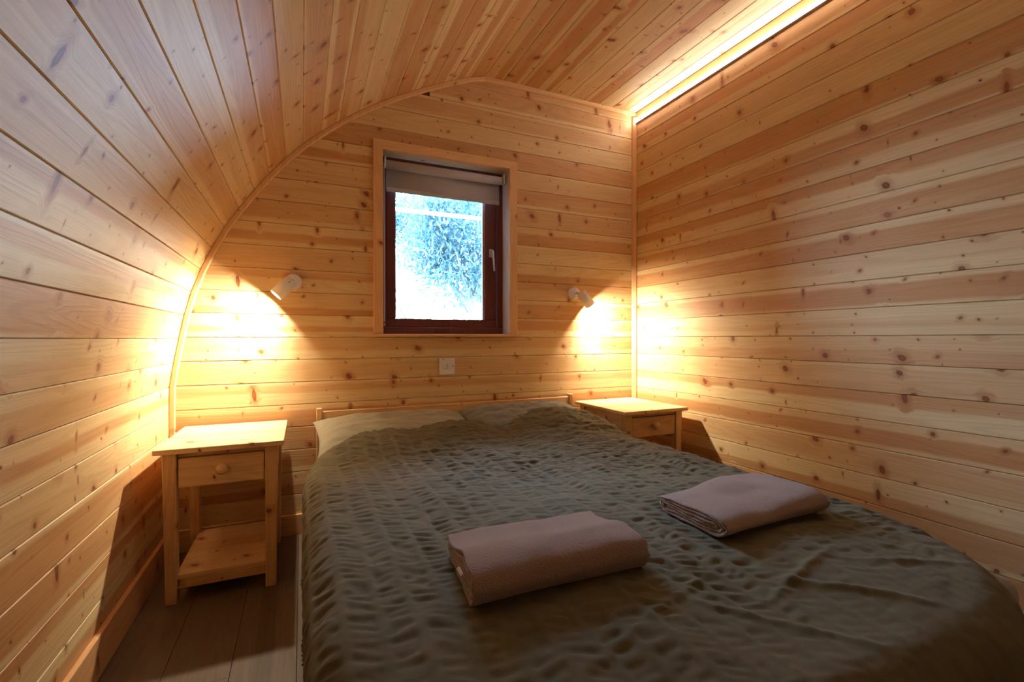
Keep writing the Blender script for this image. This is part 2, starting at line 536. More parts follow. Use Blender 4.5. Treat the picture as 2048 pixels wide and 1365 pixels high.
# --- trims
def strip_along(pts, width, depth, y0, r=0.003):
    """flat bead on the back wall following a profile; pts (x, z) is its outer edge"""
    P = [Vector((x, z)) for x, z in pts]
    rows_ = []
    for i, p in enumerate(P):
        a = P[max(0, i - 1)]; b = P[min(len(P) - 1, i + 1)]
        d = (b - a).normalized(); n = Vector((d.y, -d.x))
        sec = []
        for (o_, yy) in ((0, 0), (0, depth * 0.8), (width * 0.18, depth), (width * 0.8, depth), (width, depth * 0.55), (width, 0)):
            q = p + n * o_
            sec.append((q.x, y0 - yy, q.y))
        rows_.append(sec)
    V = [v for s_ in rows_ for v in s_]; k_ = 6; Fs = []
    for i in range(len(P) - 1):
        for j in range(k_):
            Fs.append((i * k_ + j, i * k_ + (j + 1) % k_, (i + 1) * k_ + (j + 1) % k_, (i + 1) * k_ + j))
    Fs.append(tuple(range(k_))); Fs.append(tuple(range((len(P) - 1) * k_, len(P) * k_)))
    return V, Fs
V_, F_ = strip_along(prof, 0.022, 0.012, D)
struct_mesh('trim_1', V_, F_, M['trim_z'])
V_, F_ = strip_along([(0.880, ZC), (X1 - 0.0, ZC)], 0.024, 0.014, D)
struct_mesh('trim_2', V_, F_, M['trim_x'])
# corner moulding
t3 = link('trim_3', prism_mesh([(0, 0), (0, -0.020), (-0.006, -0.024), (-0.020, -0.010), (-0.024, 0)], ZC - 0.03, axis=2, bev=0.001), M['trim_z']); t3.location = (X1, D, 0); tag(t3, kind='structure')
# skirting
bb = box('baseboard_back', ((X0 + X1) / 2, D - 0.006, 0.045), (X1 - X0 - 0.002, 0.012, 0.09), M['trim_x'], bev=0.002); tag(bb, kind='structure')
bl = box('baseboard_left', (X0 + 0.007, (D + YF) / 2 - 0.007, 0.054), (0.014, LROOM - 0.015, 0.108), M['trim_y'], bev=0.002); tag(bl, kind='structure')
br = box('baseboard_right', (X1 - 0.006, (D + YF) / 2 - 0.007, 0.045), (0.012, LROOM - 0.015, 0.09), M['trim_y'], bev=0.002); tag(br, kind='structure')

# ------------------------------------------------------------------ window
win = empty('window_1', ((WX0 + WX1) / 2, D + 0.1, WZ0)); tag(win, kind='structure')
def wpart(name, x0, x1, y0, y1, z0, z1, mat, bev=0.0, parent=win, base=None):
    c = Vector(((x0 + x1) / 2, (y0 + y1) / 2, (z0 + z1) / 2))
    o = link(name, box_mesh(x1 - x0, y1 - y0, z1 - z0, bev=bev), mat, parent)
    off = Vector(win.location)
    if parent is not win: off = off + Vector(parent.location)
    o.location = c - off
    return o
def casing(name, poly, mat):
    me = prism_mesh(poly, -0.016, axis=1, bev=0.0015)
    cx = sum(p[0] for p in poly) / 4; cz = sum(p[1] for p in poly) / 4
    for v in me.vertices: v.co.x -= cx; v.co.z -= cz
    o = link(name, me, mat, win); o.location = Vector((cx, D, cz)) - Vector(win.location)
    return o
SZ = 0.893
casing('casing', [(CX0, SZ), (WX0, SZ), (WX0, WZ1), (CX0, CZ1)], M['trim_z'])
casing('casing', [(WX1, SZ), (CX1, SZ), (CX1, CZ1), (WX1, WZ1)], M['trim_z'])
casing('casing', [(CX0, CZ1), (WX0, WZ1), (WX1, WZ1), (CX1, CZ1)], M['trim_x'])
wpart('window_sill', CX0 - 0.014, CX1 + 0.014, D - 0.034, D + 0.100, SZ - 0.014, SZ, M['trim_x'], 0.004)
# reveal linings
YR = D + 0.1324
M['lining'] = plain('daylit_lining', C(214, 206, 200), 0.45)  # side linings whitened: daylight falling on the wooden reveal put into the colour
wpart('lining', WX0 - 0.02, WX0, D + 0.0005, YR + 0.02, SZ, WZ1 + 0.02, M['lining'])
wpart('lining', WX1, WX1 + 0.02, D + 0.0005, YR + 0.02, SZ, WZ1 + 0.02, M['lining'])
wpart('lining', WX0, WX1, D + 0.0005, YR, WZ1, WZ1 + 0.02, M['trim_x'])
# outer frame and opening sash, dark stained
fy0, fy1 = D + 0.085, D + 0.15
FB = 0.030
wpart('frame_rail', WX0, WX1, fy0, fy1, SZ, SZ + 0.034, M['frame'], 0.002)
wpart('frame_rail', WX0, WX1, fy0, fy1, WZ1 - 0.034, WZ1, M['frame'], 0.002)
wpart('frame_stile', WX0, WX0 + FB, fy0, fy1, SZ + 0.034, WZ1 - 0.034, M['frame'], 0.002)
wpart('frame_stile', WX1 - 0.034, WX1, fy0, fy1, SZ + 0.034, WZ1 - 0.034, M['frame'], 0.002)
sx0, sx1, sz0, sz1 = WX0 + FB + 0.001, WX1 - 0.035, SZ + 0.035, WZ1 - 0.035
gx0, gx1, gz0, gz1 = 0.4335, 0.911, 0.972, 1.70
sy0, sy1 = D + 0.095, D + 0.14
wpart('sash_rail', sx0, sx1, sy0, sy1, sz0, gz0, M['frame'], 0.003)
wpart('sash_rail', sx0, sx1, sy0, sy1, gz1, sz1, M['frame'], 0.003)
wpart('sash_stile', sx0, gx0, sy0, sy1, gz0, gz1, M['frame'], 0.003)
st = wpart('sash_stile', gx1, sx1, sy0, sy1, gz0, gz1, M['frame'], 0.003)
# glazing bead of the sash, pale rubber line
wpart('glazing_bead', gx1 - 0.008, gx1, sy0 + 0.014, sy0 + 0.022, gz0, gz1, M['lining'])
g = NT('window_glass')
tr = g.n('ShaderNodeBsdfTransparent'); gl = g.n('ShaderNodeBsdfGlossy'); gl.inputs['Roughness'].default_value = 0.0
fr = g.n('ShaderNodeFresnel'); fr.inputs[0].default_value = 1.45
mx = g.n('ShaderNodeMixShader')
g.t.links.new(fr.outputs[0], mx.inputs[0]); g.t.links.new(tr.outputs[0], mx.inputs[1]); g.t.links.new(gl.outputs[0], mx.inputs[2])
g.t.links.new(mx.outputs[0], g.out.inputs[0])
wpart('pane', gx0 - 0.004, gx1 + 0.004, sy0 + 0.022, sy0 + 0.026, gz0 - 0.004, gz1 + 0.004, g.m)
# espagnolette handle on the right-hand sash stile
hd = wpart('handle', 0.936, 0.958, sy0 - 0.006, sy0, 1.315, 1.360, M['steel'], 0.002)
neck = link('handle_neck', lathe([(0, 0), (0.008, 0), (0.007, 0.022), (0, 0.022)], 16), M['steel'], hd)
neck.rotation_euler = (math.pi / 2, 0, 0); neck.location = (0, -0.003, 0.0)
lev = link('handle_lever', box_mesh(0.013, 0.009, 0.115, bev=0.0035, seg=2, taper=(0.75, 0.002, 1, -0.008)), M['steel'], hd)
lev.location = (0.002, -0.027, -0.045); lev.rotation_euler = (0, -0.03, 0)

# ------------------------------------------------------------------ roller blind
blind = empty('roller_blind', ((WX0 + WX1) / 2, D + 0.035, 1.745))
tag(blind, 'grey roller blind rolled nearly all the way up inside the window opening', 'blind')
BX = 0.302
tube = link('roller', lathe([(0, -BX), (0.021, -BX), (0.021, BX), (0, BX)], 28), M['blind'], blind)
tube.rotation_euler = (0, math.pi / 2, 0); tube.location = (-0.004, 0, -0.026)
P = np.zeros((12, 2, 3))
for i in range(12):
    zz_ = -0.028 - (i / 11) * 0.112
    P[i, 0] = (-BX - 0.002, 0.019 + 0.001 * math.sin(i * .5), zz_); P[i, 1] = (BX - 0.006, 0.019 + 0.001 * math.sin(i * .5), zz_)
me = grid_mesh(P)
cloth = link('blind_cloth', me, M['blind'], blind)
so = cloth.modifiers.new('thick', 'SOLIDIFY'); so.thickness = 0.0012
hb = box('hem_bar', (-0.004, 0.018, -0.140), (2 * BX - 0.004, 0.008, 0.022), M['blind'], blind, bev=0.003)
for s_ in (-1, 1):
    b_ = box('bracket', (s_ * 0.312, 0.0, -0.018), (0.005, 0.036, 0.050), M['plastic'], blind, bev=0.001)
# beaded chain loop on the left
bm = bmesh.new()
zt, zb_ = -0.02, -0.80
def bead(x, y, z):
    bmesh.ops.create_icosphere(bm, subdivisions=1, radius=0.0018, matrix=Matrix.Translation((x, y, z)))
nb = int((zt - zb_) / 0.0055)
for i in range(nb):
    z_ = zt - i * 0.0055
    bead(-0.317, -0.012, z_); bead(-0.317, 0.006, z_)
for i in range(5):
    a_ = math.pi * (i + 0.5) / 5
    bead(-0.317, -0.003 - 0.009 * math.cos(a_), zb_ - 0.009 * math.sin(a_))
chain = link('chain', mesh_bm(bm, True), M['plastic'], blind)
tag(chain, kind='stuff')

# ------------------------------------------------------------------ switch plate
sw = empty('socket_plate', (0.6685, D, 0.730)); tag(sw, 'square white plastic plate with two small rockers on the boards below the window', 'switch')
box('plate', (0, -0.004, 0), (0.080, 0.008, 0.083), M['plastic'], sw, bev=0.003, seg=2)
for s_ in (-0.013, 0.009):
    fr_ = box('rocker_frame', (s_, -0.0085, 0), (0.018, 0.002, 0.029), M['alu'], sw, bev=0.0006)
    rk = box('rocker', (s_, -0.0105, 0), (0.0135, 0.004, 0.024), M['plastic'], sw, bev=0.001); rk.rotation_euler = (0.09, 0, 0)
box('indicator', (0.030, -0.0086, 0.0), (0.004, 0.0015, 0.005), M['dark'], sw)
sc_ = link('screw', lathe([(0, 0), (0.003, 0), (0.0025, 0.001), (0, 0.001)], 12), M['dark'], sw); sc_.rotation_euler = (math.pi / 2, 0, 0); sc_.location = (-0.019, -0.0078, 0.037)

# ------------------------------------------------------------------ reading lamps
def lamp(x, z, sx, label, dy=0.0):
    """round wall plate, knuckle and a cylinder pointing down and sideways"""
    root = empty('wall_lamp', (x, D, z)); tag(root, label, 'lamp', 'reading lamps on the end wall')
    pl = link('wall_plate', lathe([(0, 0), (0.035, 0), (0.0355, 0.004), (0.0345, 0.017), (0.032, 0.020), (0, 0.020)], 40), M['white'], root)
    pl.rotation_euler = (math.pi / 2, 0, 0)
    kn = link('knuckle', lathe([(0, 0), (0.006, 0), (0.006, 0.022), (0.009, 0.024), (0.009, 0.032), (0, 0.034)], 20), M['steel'], root)
    kn.rotation_euler = (math.pi / 2, 0, 0); kn.location = (sx * 0.004, -0.018, -0.002)
    d = Vector((sx * 0.68, dy, -0.72)).normalized()
    c0 = Vector((sx * 0.005, -0.076, -0.004))
    rot = d.to_track_quat('Z', 'Y')
    RR, LL = 0.0285, 0.088
    bd = link('lamp_shade', lathe([(0, 0), (RR - 0.003, 0), (RR, 0.003), (RR, LL), (RR - 0.003, LL), (RR - 0.004, LL - 0.006), (RR - 0.004, LL - 0.008), (0, LL - 0.008)], 40), M['white'], root)
    bd.rotation_mode = 'QUATERNION'; bd.rotation_quaternion = rot; bd.location = c0
    sr = link('screw', lathe([(0, 0), (0.0035, 0), (0.003, 0.002), (0, 0.002)], 14), M['steel'], bd)
    sr.location = (0, 0, 0.012)
    q = rot.inverted() @ Vector((0, -1, 0)); q.z = 0; q.normalize()
    sr.rotation_mode = 'QUATERNION'; sr.rotation_quaternion = q.to_track_quat('Z', 'Y'); sr.location = Vector((0, 0, 0.014)) + q * RR
    bl_ = link('bulb', lathe([(0, 0), (RR - 0.006, 0), (RR - 0.007, 0.0015), (0, 0.003)], 32), M['bulb'], root)
    bl_.rotation_mode = 'QUATERNION'; bl_.rotation_quaternion = rot; bl_.location = c0 + d * (LL - 0.0075)
    for pw, ang, bl2 in ((LAMP_W * 0.12, 172, 0.25), (LAMP_W * 0.95, 148, 1.0)):
        ld = bpy.data.lights.new('lamp_light', 'SPOT'); ld.energy = pw; ld.color = LAMP_COL
        ld.spot_size = math.radians(ang); ld.spot_blend = bl2; ld.shadow_soft_size = 0.014
        lo = bpy.data.objects.new('lamp_light', ld); COL.objects.link(lo); lo.parent = root
        lo.location = c0 + d * (LL - 0.001)
        lo.rotation_mode = 'QUATERNION'; lo.rotation_quaternion = d.to_track_quat('-Z', 'Y')
    return root
lamp(-0.034, 1.122, -1, 'white cylinder reading lamp left of the window, turned towards the curved wall', -0.14)
lamp(1.414, 1.126, 1, 'white cylinder reading lamp right of the window, turned towards the corner')

# ------------------------------------------------------------------ LED strip under the ceiling
LY0 = 0.30
led = empty('light_strip', (X1, (D + LY0) / 2, 2.172)); tag(led, 'glowing light strip running along the right wall just below the ceiling', 'light')
LL_ = D - LY0 - 0.03
ch = link('channel', prism_mesh([(0, -0.006), (-0.0145, -0.006), (-0.0145, -0.004), (-0.002, -0.004), (-0.002, 0.017), (0, 0.017)], LL_, axis=1), M['alu'], led)
ch.location = (0, -LL_ / 2, 0)
df = link('diffuser', prism_mesh([(-0.0022, -0.0038), (-0.0150, -0.0038), (-0.0150, -0.0058), (-0.0190, -0.0040), (-0.0205, 0.002), (-0.0190, 0.011), (-0.014, 0.0135), (-0.0022, 0.0135)], LL_ - 0.004, axis=1), M['led'], led)
df.location = (0, -LL_ / 2 + 0.002, 0)

# ------------------------------------------------------------------ bedside tables
def bedside(x0, x1, label, open_=0.0):
    """x0..x1 span of the top; front edge faces the camera"""
    wd = x1 - x0; y0, y1 = 1.818, 2.272; H = 0.515
    cx, cy = (x0 + x1) / 2, (y0 + y1) / 2
    t = empty('bedside_table', (cx, cy, 0)); tag(t, label, 'table', 'pine bedside tables')
    dp = y1 - y0
    box('table_top', (0, 0, H - 0.009), (wd, dp, 0.018), M['pine_x'], t, bev=0.003, seg=2)
    lw = 0.040; ix = 0.020; iy = 0.022
    for sx in (-1, 1):
        for sy in (-1, 1):
            lx = sx * (wd / 2 - ix - lw / 2); ly = sy * (dp / 2 - iy - lw / 2)
            box('leg', (lx, ly, (H - 0.018) / 2), (lw, lw, H - 0.018), M['pine_z'], t, bev=0.002, taper=(0.82, -sx * 0.0036, 0.88, 0))
    inx = wd - 2 * ix - 2 * lw
    iny = dp - 2 * iy - 2 * lw
    # side and back panels round the drawer
    for sx in (-1, 1):
        box('side_panel', (sx * (wd / 2 - ix - lw / 2), 0, 0.422), (0.014, iny, 0.148), M['pine_y'], t, bev=0.001)
    box('back_panel', (0, dp / 2 - iy - lw / 2, 0.422), (inx, 0.014, 0.148), M['pine_x'], t, bev=0.001)
    box('top_rail', (0, -dp / 2 + iy + 0.030, 0.487), (inx, 0.018, 0.018), M['pine_x'], t)
    # drawer
    yd = -dp / 2 + iy + 0.016 - open_
    dr = box('drawer', (0, yd, 0.4275), (inx - 0.006, 0.018, 0.097), M['pine_x'], t, bev=0.002)
    for sx in (-1, 1):
        box('drawer_side', (sx * (inx / 2 - 0.014), 0.17, -0.002), (0.010, 0.32, 0.080), M['pine_y'], dr)
    box('drawer_base', (0, 0.17, -0.040), (inx - 0.04, 0.32, 0.006), M['pine_y'], dr)
    kb = link('knob', lathe([(0, 0), (0.009, 0), (0.008, 0.006), (0.014, 0.013), (0.016, 0.019), (0.013, 0.025), (0.006, 0.028), (0, 0.0285)], 28), M['pine_z'], dr)
    kb.rotation_euler = (math.pi / 2, 0, 0); kb.scale = (1.18, 1.18, 1.1); kb.location = (0.0, -0.009, 0.006)
    # lower shelf with rails beneath
    box('shelf', (0, 0, 0.087), (inx + 0.010, dp - 2 * iy - 0.012, 0.014), M['pine_x'], t, bev=0.001)
    for sy in (-1, 1):
        box('shelf_rail', (0, sy * (dp / 2 - iy - 0.014), 0.064), (inx, 0.018, 0.032), M['pine_x'], t, bev=0.0015)
    return t
bedside(-0.4355, -0.0585, 'pine bedside table by the curved wall, showing its drawer, knob and lower shelf')
bedside(1.412, 1.812, 'pine bedside table in the right corner, half hidden behind the bed')

# ------------------------------------------------------------------ bed
bed = empty('bed', (0.70, 1.28, 0)); tag(bed, 'double bed with a low pine headboard against the window wall', 'bed')
def bpart(name, c, s, mat, bev=0.0, seg=1):
    return box(name, (c[0] - 0.70, c[1] - 1.28, c[2]), s, mat, bed, bev=bev, seg=seg)
bpart('divan_base', (0.69, 1.32, 0.150), (1.20, 1.80, 0.180), M['divan'], 0.008, 2)
for fx in (0.05, 1.32):
    for fy in (0.46, 2.14):
        bpart('foot', (fx, fy, 0.03), (0.05, 0.05, 0.06), M['dark'], 0.004)
bpart('mattress', (0.69, 1.32, 0.318), (1.20, 1.80, 0.155), M['sheet'], 0.03, 4)
bpart('headboard', (0.722, 2.262, 0.400), (1.284, 0.018, 0.290), M['pine_x'], 0.003)
for hx, tl in ((0.070, 0.0), (1.372, 0.0)):
    o = bpart('headboard_post', (hx, 2.258, 0.280), (0.024, 0.034, 0.560), M['pine_z'], 0.003)

# ---- duvet
def duvet():
    Rr = 0.075
    z0 = 0.444
    xl, xr, yf, yh = 0.0, 1.355, 0.325, 2.035
    dropx, dropy = 0.34, 0.34
    st = 0.0042
    ss_ = np.arange(xl - dropx, xr + dropx + st, st)
    tt = np.arange(yf - dropy, yh + st, st)
    S, T = np.meshgrid(ss_, tt, indexing='ij')
    # the head edge is pulled back at the left, so that the pillow shows
    yhs = yh - 0.25 * sstep(0.40, -0.02, S) ** 1.3 - 0.10 * sstep(1.15, 1.40, S)
    T = np.where(T > 1.2, 1.2 + (T - 1.2) * (yhs - 1.2) / (yh - 1.2), T)
    # left and right edge lines, narrower towards the head
    nar = sstep(1.65, 2.02, T) * 0.085
    XL = xl + nar; XR = xr - nar * 0.5
    cxl, cxr = XL + Rr, XR - Rr
    rc = 0.30
    cyf = yf + Rr
    CXc = np.clip(S, cxl + 0.0, cxr); CYc = np.maximum(T, cyf)
    # rounded-rectangle core
    ox = S - CXc; oy = T - CYc
    # corner rounding
    near = (CYc < cyf + rc)
    kx = np.where(S < 0.7, cxl + rc, cxr - rc)
    inx = np.where(S < 0.7, S < kx, S > kx)
    corner = inx & (T < cyf + rc)
    vx = S - kx; vy = T - (cyf + rc)
    vr = np.hypot(vx, vy) + 1e-9
    ex = np.where(corner, np.maximum(vr - rc, 0) * vx / vr, ox)
    ey = np.where(corner, np.maximum(vr - rc, 0) * vy / vr, oy)
    bx = np.where(corner, kx + np.minimum(vr, rc) * vx / vr, CXc)
    by = np.where(corner, cyf + rc + np.minimum(vr, rc) * vy / vr, CYc)
    r = np.hypot(ex, ey)
    ux = ex / (r + 1e-9); uy = ey / (r + 1e-9)
    arc = Rr * math.pi / 2
    h = np.where(r < arc, Rr * np.sin(np.minimum(r / Rr, math.pi / 2)), Rr)
    dz = np.where(r < arc, Rr * (1 - np.cos(np.minimum(r / Rr, math.pi / 2))), Rr + r - arc)
    # hanging folds
    hang = sstep(0.04, 0.30, dz)
    per = S * 1.0 * (np.abs(uy)) + T * np.abs(ux) * 1.0
    ang = np.arctan2(uy, ux)
    fold = 0.018 * np.sin(per * 21 + 2.0 * perlin(S * 2, T * 2)) + 0.022 * perlin(per * 7 + 3, ang * 2)
    fold = np.where(S < 0.3, fold * 0.35, fold)
    h = h + hang * (fold - 0.006)
    Xp = bx + ux * h; Yp = by + uy * h
    Zp = z0 - dz
    # large shape: pillows lift the head end, soft hollows between
    lift = sstep(1.62, 1.98, T)
    hump = 0.064 * lift * (0.9 + 0.5 * np.exp(-((S - 1.10) / 0.20) ** 2) + 0.10 * np.exp(-((S - 0.45) / 0.22) ** 2) - 0.25 * np.exp(-((S - 0.80) / 0.07) ** 2))
    edge = np.exp(-(dz / 0.15) ** 2)
    Zp = Zp + hump * edge
    Zp = Zp + 0.020 * np.exp(-((S - 1.12) / 0.15) ** 2 - ((T - 1.72) / 0.22) ** 2) * edge
    Zp = Zp - 0.022 * sstep(-0.03, 0.0, T - yhs)
    Zp = Zp - 0.020 * sstep(0.78, 0.40, T) * edge
    Zp = Zp + edge * (0.016 * perlin(S * 3.1 + 5, T * 2.7) + 0.008 * perlin(S * 7, T * 6 + 9))
    # diagonal drag lines
    d1 = (S * 0.75 + T * 0.66)
    Zp = Zp + edge * 0.005 * perlin(d1 * 14, (S - T) * 2.5) * sstep(1.0, 1.7, T)
    P = np.stack([Xp, Yp, Zp], -1)
    # puckers of the seersucker, laid along the surface normal
    du = np.gradient(P, axis=0); dv = np.gradient(P, axis=1)
    N = np.cross(du, dv); N /= np.linalg.norm(N, axis=-1, keepdims=True) + 1e-12
    warp = 0.008 * perlin(S * 5 + 40, T * 5)
    per_ = 0.054
    ph = ((S + warp + 0.012 * perlin(S * 2, T * 1.3)) / per_)
    col_ = np.floor(ph)
    fr_ = ph - col_
    tri = np.abs(fr_ - 0.5) * 2                  # 0 in the middle of a pucker stripe
    mask = sstep(0.94, 0.50, tri)
    calm = sstep(1.0, 1.5, T) * sstep(0.25, 0.5, S)
    jit = (col_ * 12.9898) % 7.0
    slant = np.sin(col_ * 2.3) * 0.010 + 0.006
    tw = T + slant * (fr_ - 0.5) * 2 + 0.006 * perlin(S * 20, T * 9)
    w1 = perlin(col_ * 3.7 + fr_ * 0.9, tw * 60 + jit * 5)
    w2 = perlin(col_ * 5.1 + fr_ * 1.6 + 20, tw * 80 + jit)
    lens = np.clip(w1, -0.5, 0.5)
    dip = -np.abs(lens) ** 0.8 * np.where(lens < 0, 1.0, -0.45)
    zone = 0.45 + 0.9 * np.clip(perlin(S * 2.6 + 8, T * 2.1 + 4) + 0.45, 0, 1)
    smooth_zone = sstep(0.66, 0.44, T) * sstep(0.25, 0.6, S) * 0.7
    amp = mask * zone * (1 - smooth_zone)
    disp = amp * (0.0088 * dip + 0.0026 * w2) - 0.0010 * mask
    # wider, looser crinkles that run across the stripes further up the bed
    w3 = perlin(S * 8 + 2, T * 21)
    w4 = perlin(S * 15 + 9, T * 37 + 4)
    disp = disp + (0.25 + 0.75 * calm) * (0.0075 * w3 + 0.0085 * (0.30 - np.abs(w4)))
    rn = sstep(1.45, 1.75, T) * sstep(0.85, 1.1, S)
    big = rn * 0.010 * perlin(S * 11 + 2, T * 14)
    rid2 = (0.4 - np.abs(perlin(S * 12 + 12, T * 19 + 3))) * 0.016 * rn
    # a few long soft creases near the foot
    crease = np.zeros_like(S)
    for (sx_, sy_, ex_, ey_, a_) in ((0.55, 0.62, 0.80, 0.36, .006), (0.75, 0.62, 0.98, 0.40, .008), (0.95, 0.58, 1.20, 0.45, .006), (0.30, 0.50, 0.75, 0.66, .004), (0.62, 0.52, 1.05, 0.62, .005), (1.20, 0.75, 1.34, 0.52, .006)):
        ax, ay = ex_ - sx_, ey_ - sy_; L2 = ax * ax + ay * ay
        u = np.clip(((S - sx_) * ax + (T - sy_) * ay) / L2, 0, 1)
        dd = np.hypot(S - sx_ - u * ax, T - sy_ - u * ay)
        crease += a_ * np.exp(-(dd / 0.009) ** 2) * np.sin(np.pi * np.clip(u, 0.02, 0.98))
    disp = disp + big + rid2
    disp = np.maximum(disp, -0.0065 + 0.3 * (disp + 0.0065))
    disp = disp * (0.25 + 0.75 * sstep(0.0, 0.06, yhs - T)) + crease
    P = P + N * disp[..., None]
    return P
P = duvet()
P[..., 0] = np.clip(P[..., 0], -0.03, 1.60)
P[..., 2] = np.maximum(P[..., 2], 0.10)
DUV = P
# sag under the towels is left to the cloth; keep a height lookup for resting things
def duvet_z(x, y):
    m = (np.abs(DUV[..., 0] - x) < 0.02) & (np.abs(DUV[..., 1] - y) < 0.02) & (DUV[..., 2] > 0.38)
    return float(DUV[..., 2][m].max()) if m.any() else 0.452
dme = grid_mesh(P - np.array([0.69, 1.2, 0.45]))
dv = link('duvet', dme, M['duvet']); dv.location = (0.69, 1.2, 0.45)
tag(dv, 'crinkled olive green duvet spread over the double bed', 'duvet')
sm = dv.modifiers.new('thick', 'SOLIDIFY'); sm.thickness = 0.005; sm.offset = -1

# ---- pillows
def pillow(cx, cy, cz, w, d, h, tilt, rz, mat, label, seed):
    n, m = 90, 60
    u = np.linspace(-1, 1, n); v = np.linspace(-1, 1, m)
    Uu, Vv = np.meshgrid(u, v, indexing='ij')
    def surf(sgn):
        e = (1 - np.abs(Uu) ** 3.2) ** 0.55 * (1 - np.abs(Vv) ** 3.0) ** 0.6
        px = Uu * w / 2 * (1 - 0.07 * (1 - np.abs(Vv)) * 0 - 0.05 * (1 - Vv ** 2) * np.abs(Uu) ** 6)
        py = Vv * d / 2 * (1 - 0.06 * (1 - Uu ** 2) * np.abs(Vv) ** 6)
        wr = 0.006 * perlin(Uu * 5 + seed, Vv * 4) + 0.003 * perlin(Uu * 14 + seed, Vv * 7)
        pz = sgn * (h / 2 * e) + wr * (0.3 + e) * 1.0
        return np.stack([px, py, pz], -1)
    A = surf(1); B = surf(-1)
    V = np.vstack([A.reshape(-1, 3), B.reshape(-1, 3)])
    idx = np.arange(n * m).reshape(n, m)
    q = np.stack([idx[:-1, :-1], idx[1:, :-1], idx[1:, 1:], idx[:-1, 1:]], -1).reshape(-1, 4)
    Q = np.vstack([q, q[:, ::-1] + n * m])
    me = raw_mesh(V, Q)
    bm = bmesh.new(); bm.from_mesh(me); bmesh.ops.remove_doubles(bm, verts=bm.verts[:], dist=0.0015); bmesh.ops.recalc_face_normals(bm, faces=bm.faces[:])
    bm.to_mesh(me); bm.free()
    for p_ in me.polygons: p_.use_smooth = True
    o = link('pillow', me, mat); o.location = (cx, cy, cz); o.rotation_euler = (tilt, 0, rz)
    tag(o, label, 'pillow', 'pillows at the headboard')
    return o
pillow(0.385, 2.05, 0.462, 0.68, 0.38, 0.130, 0.22, 0.02, M['pillow_green'], 'pale sage pillow on the left, its corner poking out from under the duvet', 3.0)
pillow(1.01, 2.05, 0.462, 0.66, 0.38, 0.140, 0.22, 0.0, M['pillow_grey'], 'slate green pillow on the right side of the headboard', 9.0)

